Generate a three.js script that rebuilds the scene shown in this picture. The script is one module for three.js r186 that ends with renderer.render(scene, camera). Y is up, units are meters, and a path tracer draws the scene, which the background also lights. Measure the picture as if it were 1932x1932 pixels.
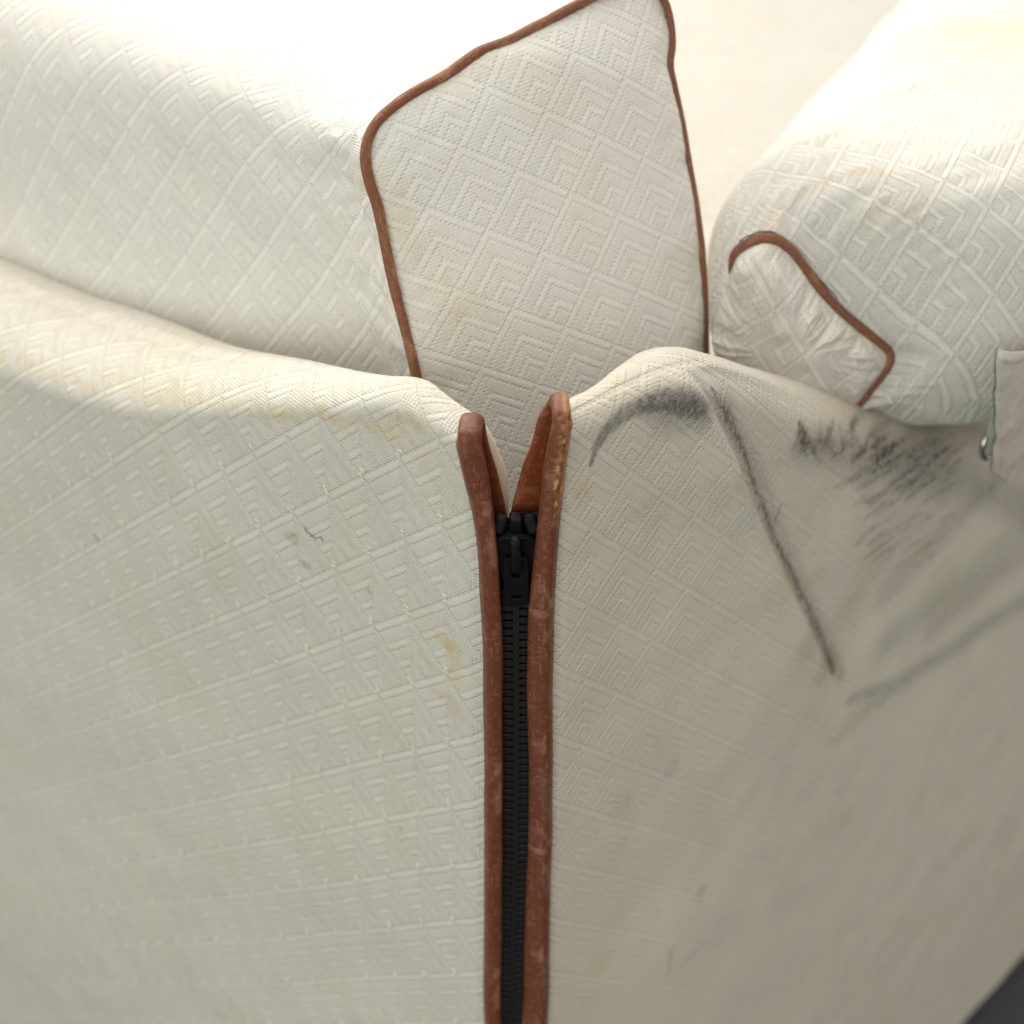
import * as THREE from 'three';
import { RoundedBoxGeometry } from 'three/addons/geometries/RoundedBoxGeometry.js';
import { mergeGeometries } from 'three/addons/utils/BufferGeometryUtils.js';
import { RectAreaLightUniformsLib } from 'three/addons/lights/RectAreaLightUniformsLib.js';

// ---------------------------------------------------------------- camera, light, exposure
const scene = new THREE.Scene();
const PITCH = 33 * Math.PI / 180, DIST = 0.40;
const camera = new THREE.PerspectiveCamera(40, 1, 0.02, 20);
camera.position.set(0, DIST * Math.sin(PITCH), DIST * Math.cos(PITCH));
camera.lookAt(0, 0, 0);
camera.focus = 0.425;
camera.userData.fStop = 8.5;
RectAreaLightUniformsLib.init();
scene.background = new THREE.Color().setRGB(0.73, 0.69, 0.63);
function areaLight(name, color, intensity, w, h, pos, at) {
  const l = new THREE.RectAreaLight(color, intensity, w, h);
  l.name = name; l.position.set(...pos); l.lookAt(...at); scene.add(l);
  return l;
}
areaLight('window_light', new THREE.Color().setRGB(1, 0.93, 0.82), 7.5, 1.4, 1.0, [-0.75, 1.2, -1.15], [0, 0, -0.2]);      // behind and to the left
areaLight('ceiling_light', new THREE.Color().setRGB(0.97, 0.99, 1.0), 2.3, 1.7, 1.5, [0.15, 1.6, -0.8], [0.1, 0, -0.3]);      // soft, overhead
areaLight('room_light', new THREE.Color().setRGB(0.87, 1.0, 0.95), 3.0, 2, 2, [-1.7, 0.5, 2.9], [0, -0.2, 0]);                 // cool, far in front
const renderer = new THREE.WebGLRenderer({ antialias: true });
renderer.setSize(1024, 1024);
renderer.shadowMap.enabled = true;
renderer.toneMapping = THREE.LinearToneMapping;
renderer.toneMappingExposure = 1.06;

// ---------------------------------------------------------------- helpers
const V = (x, y, z) => new THREE.Vector3(x, y, z);
const clamp = (x, a = 0, b = 1) => Math.min(b, Math.max(a, x));
const smooth = (a, b, x) => { const t = clamp((x - a) / (b - a)); return t * t * (3 - 2 * t); };
const lerp = (a, b, t) => a + (b - a) * t;
let seed = 7;
const rnd = () => { seed = (seed * 1664525 + 1013904223) >>> 0; return seed / 4294967296; };
const hash = (x, y) => { let h = (x * 374761393 + y * 668265263) | 0; h = Math.imul(h ^ (h >>> 13), 1274126177); h ^= h >>> 16; return (h >>> 0) / 4294967296; };
function noise(x, y) {
  const i = Math.floor(x), j = Math.floor(y), u = x - i, v = y - j, a = u * u * (3 - 2 * u), b = v * v * (3 - 2 * v);
  return lerp(lerp(hash(i, j), hash(i + 1, j), a), lerp(hash(i, j + 1), hash(i + 1, j + 1), a), b);
}
const fbm = (x, y, n = 4) => { let s = 0, a = 0.5, t = 0; for (let k = 0; k < n; k++) { s += a * noise(x, y); t += a; x = x * 2.03 + 17.1; y = y * 2.03 + 5.7; a *= 0.5; } return s / t; };
// a point of the room seen along a sight line of the survey photograph (its 1932-pixel frame), on a given plane or at a given distance
const eye = camera.position.clone(), FWD = V(0, -Math.sin(PITCH), -Math.cos(PITCH)), UPV = V(0, Math.cos(PITCH), -Math.sin(PITCH)), F = 966 / Math.tan(20 * Math.PI / 180);
const ray = (px, py) => FWD.clone().addScaledVector(UPV, (966 - py) / F).add(V((px - 966) / F, 0, 0));
const onPlane = (px, py, p, n) => { const r = ray(px, py); return eye.clone().addScaledVector(r, p.clone().sub(eye).dot(n) / r.dot(n)); };
const atDepth = (px, py, d) => eye.clone().addScaledVector(ray(px, py), d);
// piecewise cubic through (x, y) pairs with limited slopes
function curve1(pts) {
  const n = pts.length, m = [];
  const d = (i) => (pts[i + 1][1] - pts[i][1]) / (pts[i + 1][0] - pts[i][0]);
  for (let i = 0; i < n; i++) {
    if (i === 0) m.push(d(0)); else if (i === n - 1) m.push(d(n - 2));
    else m.push((d(i - 1) + d(i)) / 2);
  }
  return (x) => {
    if (x <= pts[0][0]) return pts[0][1] + m[0] * (x - pts[0][0]);
    if (x >= pts[n - 1][0]) return pts[n - 1][1] + m[n - 1] * (x - pts[n - 1][0]);
    let i = 0; while (x > pts[i + 1][0]) i++;
    const h = pts[i + 1][0] - pts[i][0], t = (x - pts[i][0]) / h;
    return (2 * t ** 3 - 3 * t * t + 1) * pts[i][1] + (t ** 3 - 2 * t * t + t) * h * m[i] + (3 * t * t - 2 * t ** 3) * pts[i + 1][1] + (t ** 3 - t * t) * h * m[i + 1];
  };
}
// a sheet from f(i/nu, j/nv) = [x, y, z, u, v]
function sheet(nu, nv, f, flip = false) {
  const pos = new Float32Array((nu + 1) * (nv + 1) * 3), uv = new Float32Array((nu + 1) * (nv + 1) * 2), idx = [];
  let k = 0;
  for (let j = 0; j <= nv; j++) for (let i = 0; i <= nu; i++, k++) { const p = f(i / nu, j / nv); pos.set(p.slice(0, 3), k * 3); uv.set(p.slice(3, 5), k * 2); }
  for (let j = 0; j < nv; j++) for (let i = 0; i < nu; i++) {
    const a = j * (nu + 1) + i, b = a + 1, c = a + nu + 1, d = c + 1;
    if (flip) idx.push(a, c, b, b, c, d); else idx.push(a, b, c, b, d, c);
  }
  const g = new THREE.BufferGeometry();
  g.setAttribute('position', new THREE.BufferAttribute(pos, 3)); g.setAttribute('uv', new THREE.BufferAttribute(uv, 2)); g.setIndex(idx); g.computeVertexNormals();
  return g;
}
// a strip of rounded section along stations [centre, half width vector, half thickness vector]
function sweep(st, n, ring, power = 2, closeEnds = true) {
  const cs = [0, 1, 2].map((k) => new THREE.CatmullRomCurve3(st.map((s) => s[k]), false, 'centripetal'));
  const c2 = new THREE.CatmullRomCurve3(st.map((s) => s[0]), false, 'centripetal');
  const out = []; let len = 0, last = null;
  const uAt = (t) => { const i = Math.min(st.length - 2, Math.floor(t * (st.length - 1))); return [i, t * (st.length - 1) - i]; };
  return sheet(ring, n, (a, t) => {
    const [i, f] = uAt(t), sm = f;
    const c = c2.getPoint(t), w = st[i][1].clone().lerp(st[i + 1][1], sm), h = st[i][2].clone().lerp(st[i + 1][2], sm);
    if (closeEnds) { const e = Math.min(1, Math.min(t, 1 - t) * n / 2.5); const k = Math.sqrt(1 - (1 - e) ** 2) || 0.001; w.multiplyScalar(k); h.multiplyScalar(k); }
    if (a === 0) { if (last) len += c.distanceTo(last); last = c.clone(); }
    const q = a * 2 * Math.PI, cc = Math.cos(q), ss = Math.sin(q), r = (x) => Math.sign(x) * Math.pow(Math.abs(x), 2 / power);
    const p = c.addScaledVector(w, r(cc)).addScaledVector(h, r(ss));
    return [p.x, p.y, p.z, a * 2 * (w.length() + h.length()), len];
  });
}
function tube(points, radius, seg, ring = 12, closed = false, wobble = 0) {
  const c = new THREE.CatmullRomCurve3(points, closed, 'centripetal'), L = c.getLength(), fr = c.computeFrenetFrames(seg, closed);
  return sheet(ring, seg, (a, t) => {
    const k = Math.round(t * seg), p = c.getPointAt(Math.min(1, t)), q = a * Math.PI * 2, r = radius * (1 + wobble * (fbm(t * L * 130, 3.1, 2) - 0.5));
    p.addScaledVector(fr.normals[k], Math.cos(q) * r).addScaledVector(fr.binormals[k], Math.sin(q) * r);
    return [p.x, p.y, p.z, a * 2 * Math.PI * radius, t * L];
  });
}
function thing(name, label, category, base, group) {
  const o = new THREE.Group(); o.name = name; o.position.set(...base); o.userData = { label, category };
  if (group) o.userData.group = group;
  scene.add(o); return o;
}
const rootOf = (o) => { while (o.parent && o.parent !== scene) o = o.parent; return o; };
function part(name, geometry, material, parent, label) {   // geometry is given in the room's own metres
  const m = new THREE.Mesh(geometry, material); m.name = name; m.castShadow = m.receiveShadow = true;
  if (parent) { parent.add(m); if (parent.parent === scene) m.position.copy(parent.position).negate(); } else scene.add(m);
  if (label) m.userData.label = label;
  return m;
}
function dataTex(w, h, f, srgb = false) {
  const a = new Uint8Array(w * h * 4);
  for (let j = 0; j < h; j++) for (let i = 0; i < w; i++) { const c = f((i + 0.5) / w, (j + 0.5) / h), k = (j * w + i) * 4; a[k] = clamp(c[0]) * 255; a[k + 1] = clamp(c[1]) * 255; a[k + 2] = clamp(c[2]) * 255; a[k + 3] = 255; }
  const t = new THREE.DataTexture(a, w, h); t.magFilter = THREE.LinearFilter; t.minFilter = THREE.LinearMipmapLinearFilter; t.generateMipmaps = true;
  t.wrapS = t.wrapT = THREE.RepeatWrapping; if (srgb) t.colorSpace = THREE.SRGBColorSpace; t.needsUpdate = true;
  return t;
}
const toS = (c) => c.map((x) => (x <= 0.0031308 ? 12.92 * x : 1.055 * Math.pow(x, 1 / 2.4) - 0.055));

// ---------------------------------------------------------------- fabric: matelasse diamonds of nested chevrons between rows of stitch holes
const CW = 0.0305, CH = 0.0288;                 // a diamond, tip to tip
const BANDS = [[0.0, 0.13], [0.34, 0.46], [0.64, 0.76]];
const quilted = (pebbled) => dataTex(1024, 1024, (x, y) => {
  const wx = (fbm(x * 9, y * 9, 2) - 0.5) * 0.0, a = x - y + 8 + wx, b = -x - y + 8;         // steps down-right and down-left from a tip
  const fa = a - Math.floor(a), fb = b - Math.floor(b);
  const m = Math.min(fa, fb), right = fb < fa;
  let h = 0.42, inBand = 0;
  for (const [p, q] of BANDS) { const t = (m - p) / (q - p); if (t > -0.2 && t < 1.2) { h += (right ? (pebbled ? 0.03 : 0.09) : 0.19) * Math.exp(-(((t - 0.5) / 0.36) ** 2)); inBand = 1; } }
  for (const [p, q] of [[0.13, 0.34], [0.46, 0.64], [0.76, 1.0]]) if (m > p && m < q) h += (right ? 0.03 : 0.06) * Math.sin(Math.PI * (m - p) / (q - p));   // cloth puffs a little between the bands
  const N = 13;
  let pit = 0;
  for (const e of [0.0, 0.13, 0.34, 0.46, 0.64, 0.76]) for (const [mm, al] of [[fa, fb], [fb, fa]]) {
    if (al < e - 0.03 || (pebbled && mm === fb && fb < fa && e > 0)) continue;
    const k = Math.round(al * N), dk = (al * N - k) / N, de = mm - e, dw = de > 0.5 ? de - 1 : de;
    const big = 0.7 + 0.6 * hash(k + Math.floor(e * 50), mm === fa ? 3 : 9);
    pit += big * Math.exp(-(((dk + dw * 0.5) / 0.026) ** 2) - ((dw / 0.019) ** 2));
  }
  h -= 0.5 * Math.min(1.2, pit);
  // short floats of thread: pebbled on the right legs, ribbed elsewhere
  const peb = Math.sin(a * Math.PI * 2 * N) * Math.sin(b * Math.PI * 2 * N);
  h += (right ? (pebbled ? 0.19 : 0.13) : 0.05) * peb * (0.25 + 1.5 * noise(x * 70, y * 70)) * (inBand && !pebbled ? 0.6 : 1);
  h += 0.05 * Math.sin((x * 2 + y) * Math.PI * 2 * 34) * (1 - inBand);
  h += 0.11 * (hash(Math.floor(x * 200), Math.floor(y * 170)) - 0.5) + 0.10 * (fbm(x * 60, y * 60, 2) - 0.5);
  return [h, h, h];
});
const quilt = quilted(false), quiltPebbled = quilted(true);
function quiltMaterial(map, size, origin, turn = 0, depth = 0.0009, extra = {}) {
  // uv are metres: the colour map covers size from origin, the quilting repeats every CW x CH
  const bump = (extra.pebbled ? quiltPebbled : quilt).clone(); delete extra.pebbled; bump.repeat.set(1 / (CW * (extra.wide ?? 1)), 1 / (CH * (extra.tall ?? 1))); delete extra.wide; delete extra.tall; if (extra.mirror) { bump.repeat.x *= -1; delete extra.mirror; } bump.rotation = turn; bump.needsUpdate = true;
  if (map) { map.repeat.set(1 / size[0], 1 / size[1]); map.offset.set(-origin[0] / size[0], -origin[1] / size[1]); }
  return new THREE.MeshPhysicalMaterial({ color: map ? 0xffffff : new THREE.Color().setRGB(...CLOTH), map, roughness: 0.85, bumpMap: bump, bumpScale: depth, sheen: 0.15, sheenRoughness: 0.6, ...extra });
}
const CLOTH = [0.80, 0.775, 0.715];
// a colour map of cloth over [u0,u1] x [v0,v1] metres, with marks
class Cloth {
  constructor(w, h, u0, u1, v0, v1, base = CLOTH, age = 0.05) {
    Object.assign(this, { w, h, u0, u1, v0, v1 });
    this.c = new Float32Array(w * h * 3);
    for (let j = 0; j < h; j++) for (let i = 0; i < w; i++) {
      const u = lerp(u0, u1, i / w), v = lerp(v0, v1, j / h), k = (j * w + i) * 3;
      const n = fbm(u * 60 + 9, v * 60, 4) - 0.5, f = hash(i, j) - 0.5;
      const s = 1 + n * age * 1.5 + f * 0.06;
      const yel = Math.max(0, fbm(u * 35 + 40, v * 35 + 11, 3) - 0.55) * age * 6;
      this.c[k] = base[0] * s * (1 - yel * 0.15); this.c[k + 1] = base[1] * s * (1 - yel * 0.35); this.c[k + 2] = base[2] * s * (1 - yel * 0.8);
    }
  }
  // mark(fn): multiplies by lerp(1, tint, amount) where fn(u, v) gives the amount, inside a box
  mark(tint, u0, u1, v0, v1, fn) {
    const i0 = Math.max(0, Math.floor((u0 - this.u0) / (this.u1 - this.u0) * this.w)), i1 = Math.min(this.w - 1, Math.ceil((u1 - this.u0) / (this.u1 - this.u0) * this.w));
    const j0 = Math.max(0, Math.floor((v0 - this.v0) / (this.v1 - this.v0) * this.h)), j1 = Math.min(this.h - 1, Math.ceil((v1 - this.v0) / (this.v1 - this.v0) * this.h));
    for (let j = j0; j <= j1; j++) for (let i = i0; i <= i1; i++) {
      const a = clamp(fn(lerp(this.u0, this.u1, i / this.w), lerp(this.v0, this.v1, j / this.h), i, j)); if (a <= 0) continue;
      const k = (j * this.w + i) * 3; for (let q = 0; q < 3; q++) this.c[k + q] *= lerp(1, tint[q], a);
    }
  }
  // a rubbed stroke through points with widths, its edge broken by the weave
  stroke(pts, tint, strength, soft = 0.5, grain = 0.6) {
    const P = pts.map((p) => [p[0], p[1], p[2]]), R = Math.max(...P.map((p) => p[2])) * 1.6;
    const us = P.map((p) => p[0]), vs = P.map((p) => p[1]);
    this.mark(tint, Math.min(...us) - R, Math.max(...us) + R, Math.min(...vs) - R, Math.max(...vs) + R, (u, v, i, j) => {
      let best = 0;
      for (let k = 0; k + 1 < P.length; k++) {
        const ax = P[k][0], ay = P[k][1], bx = P[k + 1][0] - ax, by = P[k + 1][1] - ay, t = clamp(((u - ax) * bx + (v - ay) * by) / (bx * bx + by * by + 1e-12));
        const w = lerp(P[k][2], P[k + 1][2], t), d = Math.hypot(u - ax - bx * t, v - ay - by * t) / w;
        best = Math.max(best, 1 - smooth(1 - soft, 1 + soft * 0.6, d));
      }
      const g = fbm(u * 900, v * 900, 3);
      return best * strength * (1 - grain + grain * 2 * smooth(0.3, 0.7, g) * (0.85 + 0.3 * hash(i, j)));
    });
  }
  blot(u, v, ru, rv, tint, strength, grain = 0.5, f = 220) {
    this.mark(tint, u - ru * 1.5, u + ru * 1.5, v - rv * 1.5, v + rv * 1.5, (x, y, i, j) => {
      const d = Math.hypot((x - u) / ru, (y - v) / rv) + (fbm(x * f, y * f, 4) - 0.5) * 1.3;
      return (1 - smooth(0.35, 1.0, d)) * strength * (1 - grain + grain * 2 * fbm(x * 1100, y * 1100, 2));
    });
  }
  texture() {
    const { w, h, c } = this;
    const t = dataTex(w, h, (x, y) => { const k = (Math.floor(y * h) * w + Math.floor(x * w)) * 3; return toS([c[k], c[k + 1], c[k + 2]]); }, true);
    t.wrapS = t.wrapT = THREE.ClampToEdgeWrapping;
    return t;
  }
}

// ---------------------------------------------------------------- the sofa's outer shell
const FLOOR = -0.66;
const A_L = 38 * Math.PI / 180, A_R = 44 * Math.PI / 180;
const uL = V(-Math.cos(A_L), 0, -Math.sin(A_L)), nL = V(-Math.sin(A_L), 0, Math.cos(A_L)), cL = V(-0.009, 0, -0.003);
const uR = V(Math.cos(A_R), 0, -Math.sin(A_R)), nR = V(Math.sin(A_R), 0, Math.cos(A_R)), cR = V(0.0125, 0, -0.003);
// outer and inner edges of the two leather welts (x by height)
const wLo = curve1([[-0.65, -0.0102], [-0.2275, -0.0101], [-0.0654, -0.0086], [-0.029, -0.0091], [-0.005, -0.0108], [0.012, -0.0142], [0.0303, -0.0171]]);
const wLi = curve1([[-0.65, -0.0046], [-0.2275, -0.0045], [-0.0870, -0.0035], [-0.031, -0.0037], [-0.005, -0.0055], [0.003, -0.0062], [0.028, -0.0103]]);
const wRo = curve1([[-0.65, 0.0132], [-0.2275, 0.0132], [-0.0870, 0.0128], [-0.029, 0.0124], [-0.005, 0.0136], [0.0203, 0.0160], [0.0369, 0.0179]]);
const wRi = curve1([[-0.65, 0.0043], [-0.2275, 0.0043], [-0.106, 0.0059], [-0.036, 0.0053], [-0.005, 0.0079], [0.0118, 0.0095], [0.030, 0.0121]]);
const RL = (s) => lerp(0.0085, 0.025, smooth(0.0, 0.22, s));
const RR = (s) => s < 0.05 ? lerp(0.0065, 0.011, smooth(0, 0.05, s)) : lerp(0.011, 0.024, smooth(0.05, 0.16, s));
// roll centre heights by distance along the panel, from where the roll's skyline is seen
const Q0 = [0.45, 0], RK = [1.35, 1];                     // left, right: how steeply the roll starts from the crease; its radius against R
const rollAt = (k, r0, q) => { const r = r0 * RK[k], d = Math.max(0, r * (Math.cos(Q0[k]) - Math.cos(q))); return [k ? -d : -(Math.sqrt(d * d + 9e-6) - 0.003), r * Math.sin(q)]; };   // [t, y over the roll centre]
function rollHeights(pxs, c, u, n, R, k) {
  const out = [];
  for (const [px, py] of pxs) {
    let s = 0.1, p;
    let tt, yy; for (let i = 0; i < 6; i++) { [tt, yy] = rollAt(k, R(s), 1.98); p = onPlane(px, py, c.clone().addScaledVector(n, tt), n); s = p.clone().sub(c).dot(u); }
    if (!out.length || Math.abs(s - out[out.length - 1][0]) > 1e-4) out.push([s, p.y - yy]);
  }
  out.sort((a, b) => a[0] - b[0]);
  return curve1(out);
}
const topL = rollHeights([[-420, 330], [-200, 415], [0, 490], [200, 568], [400, 642], [600, 684], [755, 715], [795, 719], [833, 730], [861, 742], [883, 758]], cL, uL, nL, RL, 0);
const topR = rollHeights([[1075, 748], [1110, 722], [1140, 703], [1180, 680], [1230, 663], [1270, 658], [1300, 662], [1340, 672], [1400, 692], [1500, 716], [1620, 742], [1700, 765], [1800, 790], [1900, 812], [2100, 850]], cR, uR, nR, RR, 1);
const sOf = (px, py, c, u, n, t = 0) => { const p = onPlane(px, py, c.clone().addScaledVector(n, t), n); return [p.clone().sub(c).dot(u), p.y]; };
const SHEAR_L = 0.17, SHEAR_R = 0.0;                      // how far the cloth is pulled out of square
const onShell = (px, py, c, u, n, top, R) => {           // distance along and up the cloth, over the roll too
  const K = u === uL ? 0 : 1; let t = 0, q = Q0[K], s, y, r;
  for (let k = 0; k < 14; k++) { [s, y] = sOf(px, py, c, u, n, t); r = R(s) * RK[K]; const e = (y - top(s)) / r; if (e <= Math.sin(Q0[K])) { q = Q0[K]; if (t === 0) break; t = 0; continue; } q = lerp(q, Math.asin(Math.min(1, e)), 0.6); t = rollAt(K, R(s), q)[0]; }
  return [s, (q > Q0[K] ? top(s) + r * (Math.sin(Q0[K]) + q - Q0[K]) : y) - (u === uL ? SHEAR_L : SHEAR_R) * s];
};
const onL = (px, py) => onShell(px, py, cL, uL, nL, topL, RL), onR = (px, py) => onShell(px, py, cR, uR, nR, topR, RR);
// the dart on the right panel: a stitched line from the ear downwards, drawn into the cloth
const dart = [[1290, 672], [1320, 735], [1345, 790], [1380, 868], [1405, 935], [1440, 1020], [1490, 1130], [1530, 1220], [1556, 1278]].map(([x, y]) => sOf(x, y, cR, uR, nR));
const dartAt = (y) => { if (y > dart[0][1] || y < dart[dart.length - 1][1]) return null; let k = 0; while (dart[k + 1][1] > y) k++; const t = (y - dart[k][1]) / (dart[k + 1][1] - dart[k][1]); return lerp(dart[k][0], dart[k + 1][0], t); };
const swell = (left, s, y) => 0.006 * smooth(0, 0.12, s) * smooth(-0.62, -0.4, y) * (left ? 1 : 0.8) + (fbm(s * 16 + (left ? 3 : 50), y * 16, 3) - 0.5) * 0.004 * smooth(0, 0.05, s) - 0.0020 * (1 - smooth(0, 0.006, s));
const onFace = (left, s, y, lift = 0) => { const p = (left ? cL : cR).clone().addScaledVector(left ? uL : uR, s).addScaledVector(left ? nL : nR, swell(left, s, y) + lift); p.y = y; return p; };
function panel(side, S) {
  const left = side === 'left', c = left ? cL : cR, u = left ? uL : uR, n = left ? nL : nR, R = left ? RL : RR, top = left ? topL : topR, edge = left ? wLo : wRo;
  const NV = 420, face = 0.66;      // share of the profile spent on the outer face
  return sheet(380, NV, (a, b) => {
    const sBase = S * Math.pow(a, 1.35);
    const r0 = R(sBase), yc0 = top(sBase), K = left ? 0 : 1, q0 = Q0[K], rk = r0 * RK[K];
    let y, t, v;
    if (b < face) {                  // outer face, from the hem up
      const q = 1 - Math.pow(1 - b / face, 1.25);
      y = lerp(-0.632, yc0 + rk * Math.sin(q0), q); t = 0; v = y;
      const d = y + 0.632; if (d < 0.012) t = -(0.012 - Math.sqrt(Math.max(0, 0.012 ** 2 - (0.012 - d) ** 2)));
    } else {
      const f = (b - face) / (1 - face);
      if (f < 0.72) { const q = lerp(q0, Math.PI, f / 0.72), [tt, yy] = rollAt(K, r0, q); t = tt - (left ? 0 : 0.0007 * Math.exp(-(((q - 1.12) / 0.11) ** 2)) * (1 - smooth(0.064, 0.074, sBase))); y = yc0 + yy; v = yc0 + rk * (Math.sin(q0) + q - q0); }
      else { const q = (f - 0.72) / 0.28; y = yc0 - 0.34 * q * q; t = rollAt(K, r0, Math.PI)[0]; v = yc0 + rk * (Math.sin(q0) + Math.PI - q0) + 0.34 * q * q; }
    }
    // start at the welt and tuck under it
    const yE = t < -0.9 * r0 ? yc0 + r0 : y;
    const x0 = Math.abs(edge(Math.min(yE, left ? 0.030 : 0.037))) - Math.abs(c.x) - 0.0022, s0 = x0 / Math.abs(u.x);
    const sx = (left ? 0.0035 : 0.009) * smooth(0.5 * r0, 1.3 * r0, -t) + 0.009 * smooth(1.3 * r0, 1.8 * r0, -t);
    const s = s0 * (1 - smooth(0, 0.1, sBase)) + sx * (1 - smooth(0, left ? 0.04 : 0.09, sBase)) + sBase;
    // stuffing: the cloth swells a little away from its edges, with slow dents
    let o = t < -r0 * 1.2 ? 0 : swell(left, s, y);
    if (!left) {
      const ds = dartAt(y);
      if (ds !== null && t > -r0 * 0.6) {
        const fade = smooth(dart[dart.length - 1][1], dart[dart.length - 1][1] + 0.03, y) * smooth(dart[0][1], dart[0][1] - 0.012, y), e = (s - ds) / 0.0016;
        o += (-0.0013 * Math.exp(-e * e) + 0.0014 * Math.exp(-(((s - ds + 0.006) / 0.005) ** 2)) - 0.0022 * smooth(0, 0.008, s - ds) * (1 - smooth(0.012, 0.08, s - ds))) * fade * smooth(-r0 * 0.6, -r0 * 0.2, t);
      }
    }
    const p = c.clone().addScaledVector(u, s).addScaledVector(n, t + o); p.y = y;
    return [p.x, p.y, p.z, s, v - (left ? SHEAR_L : SHEAR_R) * s];
  }, left);
}
const sofa = thing('sofa', 'cream quilted sofa corner with a black zip between two brown leather welts', 'sofa', [0, FLOOR, -0.2]);

// marks on the left panel
const clothL = new Cloth(1280, 1280, -0.01, 0.46, -0.67, 0.09, [0.69, 0.66, 0.58]);
const YEL = [0.93, 0.80, 0.52], GREY = [0.40, 0.40, 0.42], BRN = [0.62, 0.52, 0.42];
for (const [x, y, rx, ry, k] of [[842, 1212, 0.008, 0.004, 0.5], [826, 1308, 0.006, 0.003, 0.35], [862, 1255, 0.005, 0.012, 0.35], [860, 1340, 0.005, 0.006, 0.35], [830, 950, 0.012, 0.01, 0.16], [800, 860, 0.018, 0.007, 0.2]]) { const [s, v] = onL(x, y); clothL.blot(s, v, rx, ry, YEL, k); }
for (let k = 0; k < 26; k++) { const t = k / 25, x = lerp(10, 780, t), y = 655 + 150 * Math.pow(t, 0.75) + rnd() * 26, [s, v] = onL(x, y); clothL.blot(s, v + 0.002, 0.006 + rnd() * 0.006, 0.0025 + rnd() * 0.003, YEL, 0.15 + rnd() * 0.25, 0.7, 300); }
for (const [x, y, r] of [[570, 1010, 0.004], [590, 1060, 0.003], [700, 1115, 0.002], [760, 1560, 0.0015]]) { const [s, v] = onL(x, y); clothL.blot(s, v, r, r * 0.7, BRN, 0.5); }
const matL = quiltMaterial(clothL.texture(), [0.47, 0.76], [-0.01, -0.67], 0, 0.00095, { pebbled: true, mirror: true });
const panelL = part('panel', panel('left', 0.62), matL, sofa, 'cream quilted panel with faint yellow stains left of the zip');

// marks on the right panel: rubbed-in dark soil
const clothR = new Cloth(1536, 1536, -0.01, 0.50, -0.62, 0.09, [0.635, 0.59, 0.505], 0.06);
const pathR = (pts, f = 1) => pts.map(([x, y, w]) => [...onR(x, y), w * 0.00017 * f]);
clothR.stroke(pathR([[1112, 878, 5], [1122, 845, 11], [1140, 812, 16], [1170, 782, 17], [1205, 762, 16], [1240, 752, 22], [1275, 752, 30], [1300, 765, 22]]), GREY, 0.85, 0.6, 0.18);
clothR.stroke(pathR([[1210, 765, 26], [1250, 768, 46], [1306, 778, 36]]), GREY, 0.6, 0.9, 0.25);
clothR.stroke(pathR([[1328, 728, 5], [1354, 775, 17], [1374, 815, 14], [1394, 862, 11], [1414, 925, 11], [1424, 948, 14], [1450, 1015, 11], [1480, 1075, 14], [1504, 1135, 16], [1534, 1200, 14], [1558, 1262, 10]]), [0.30, 0.30, 0.30], 0.8, 1.0, 0.35);
clothR.stroke(pathR([[1352, 760, 30], [1412, 880, 26], [1492, 1080, 28], [1572, 1270, 22]]), GREY, 0.38, 1.0, 0.3);
clothR.stroke(pathR([[1492, 790, 5], [1494, 815, 6], [1484, 845, 4]]), GREY, 0.6, 0.6, 0.4);
clothR.stroke(pathR([[1466, 950, 4], [1452, 985, 5]]), GREY, 0.5, 0.6, 0.4);
for (const [cx, cy, deg, n] of [[1548, 828, 82, 3], [1574, 832, 62, 6], [1600, 848, 66, 4], [1632, 824, -75, 5], [1650, 852, -55, 6], [1690, 830, -36, 6], [1716, 846, -40, 5], [1690, 876, -32, 7], [1664, 906, -30, 5], [1716, 906, -36, 4], [1690, 960, -40, 4], [1742, 930, -45, 4], [1690, 1006, -40, 3], [1610, 815, 80, 3], [1665, 800, -60, 3]]) for (let k = 0; k < n; k++) {   // rubs of dirty fingers under the roll
  const a = (deg + (rnd() - 0.5) * 16) * Math.PI / 180, x = cx - 62 + (rnd() - 0.5) * 44, y = cy - 14 + (rnd() - 0.5) * 36, l = 11 + rnd() * 15, dx = Math.cos(a) * l, dy = Math.sin(a) * l;
  clothR.stroke(pathR([[x - dx, y - dy, 5], [x - dx * 0.2, y - dy * 0.2, 10 + rnd() * 8], [x + dx, y + dy, 6]]), [0.44, 0.42, 0.40], 0.22 + rnd() * 0.32, 1.0, 0.3);
}
for (let k = 0; k < 90; k++) {                               // streaks running down to the left from them
  const x = 1630 + rnd() * 150, y = 830 + rnd() * 330 * (0.3 + 0.7 * rnd()), l = 12 + rnd() * 34;
  clothR.stroke(pathR([[x + l * 0.8, y - l * 0.55, 2.5], [x, y, 5 + rnd() * 3], [x - l * 0.7, y + l * 0.6, 2.5]]), GREY, (0.15 + rnd() * 0.45) * (1 - smooth(880, 1150, y) * 0.7), 0.8, 0.6);
}
clothR.stroke(pathR([[1500, 836, 40], [1640, 860, 60], [1800, 900, 60], [1960, 960, 70]]), GREY, 0.5, 1.0, 0.3);
clothR.stroke(pathR([[1860, 900, 40], [1760, 1000, 60], [1660, 1110, 50]]), GREY, 0.3, 1.0, 0.3);
clothR.stroke(pathR([[1960, 1000, 60], [1860, 1080, 60], [1740, 1180, 50]]), GREY, 0.34, 1.0, 0.3);
clothR.stroke(pathR([[2000, 1075, 50], [1880, 1150, 46], [1760, 1230, 40], [1660, 1288, 34], [1590, 1310, 24]]), [0.58, 0.63, 0.60], 0.7, 1.0, 0.25);
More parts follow.
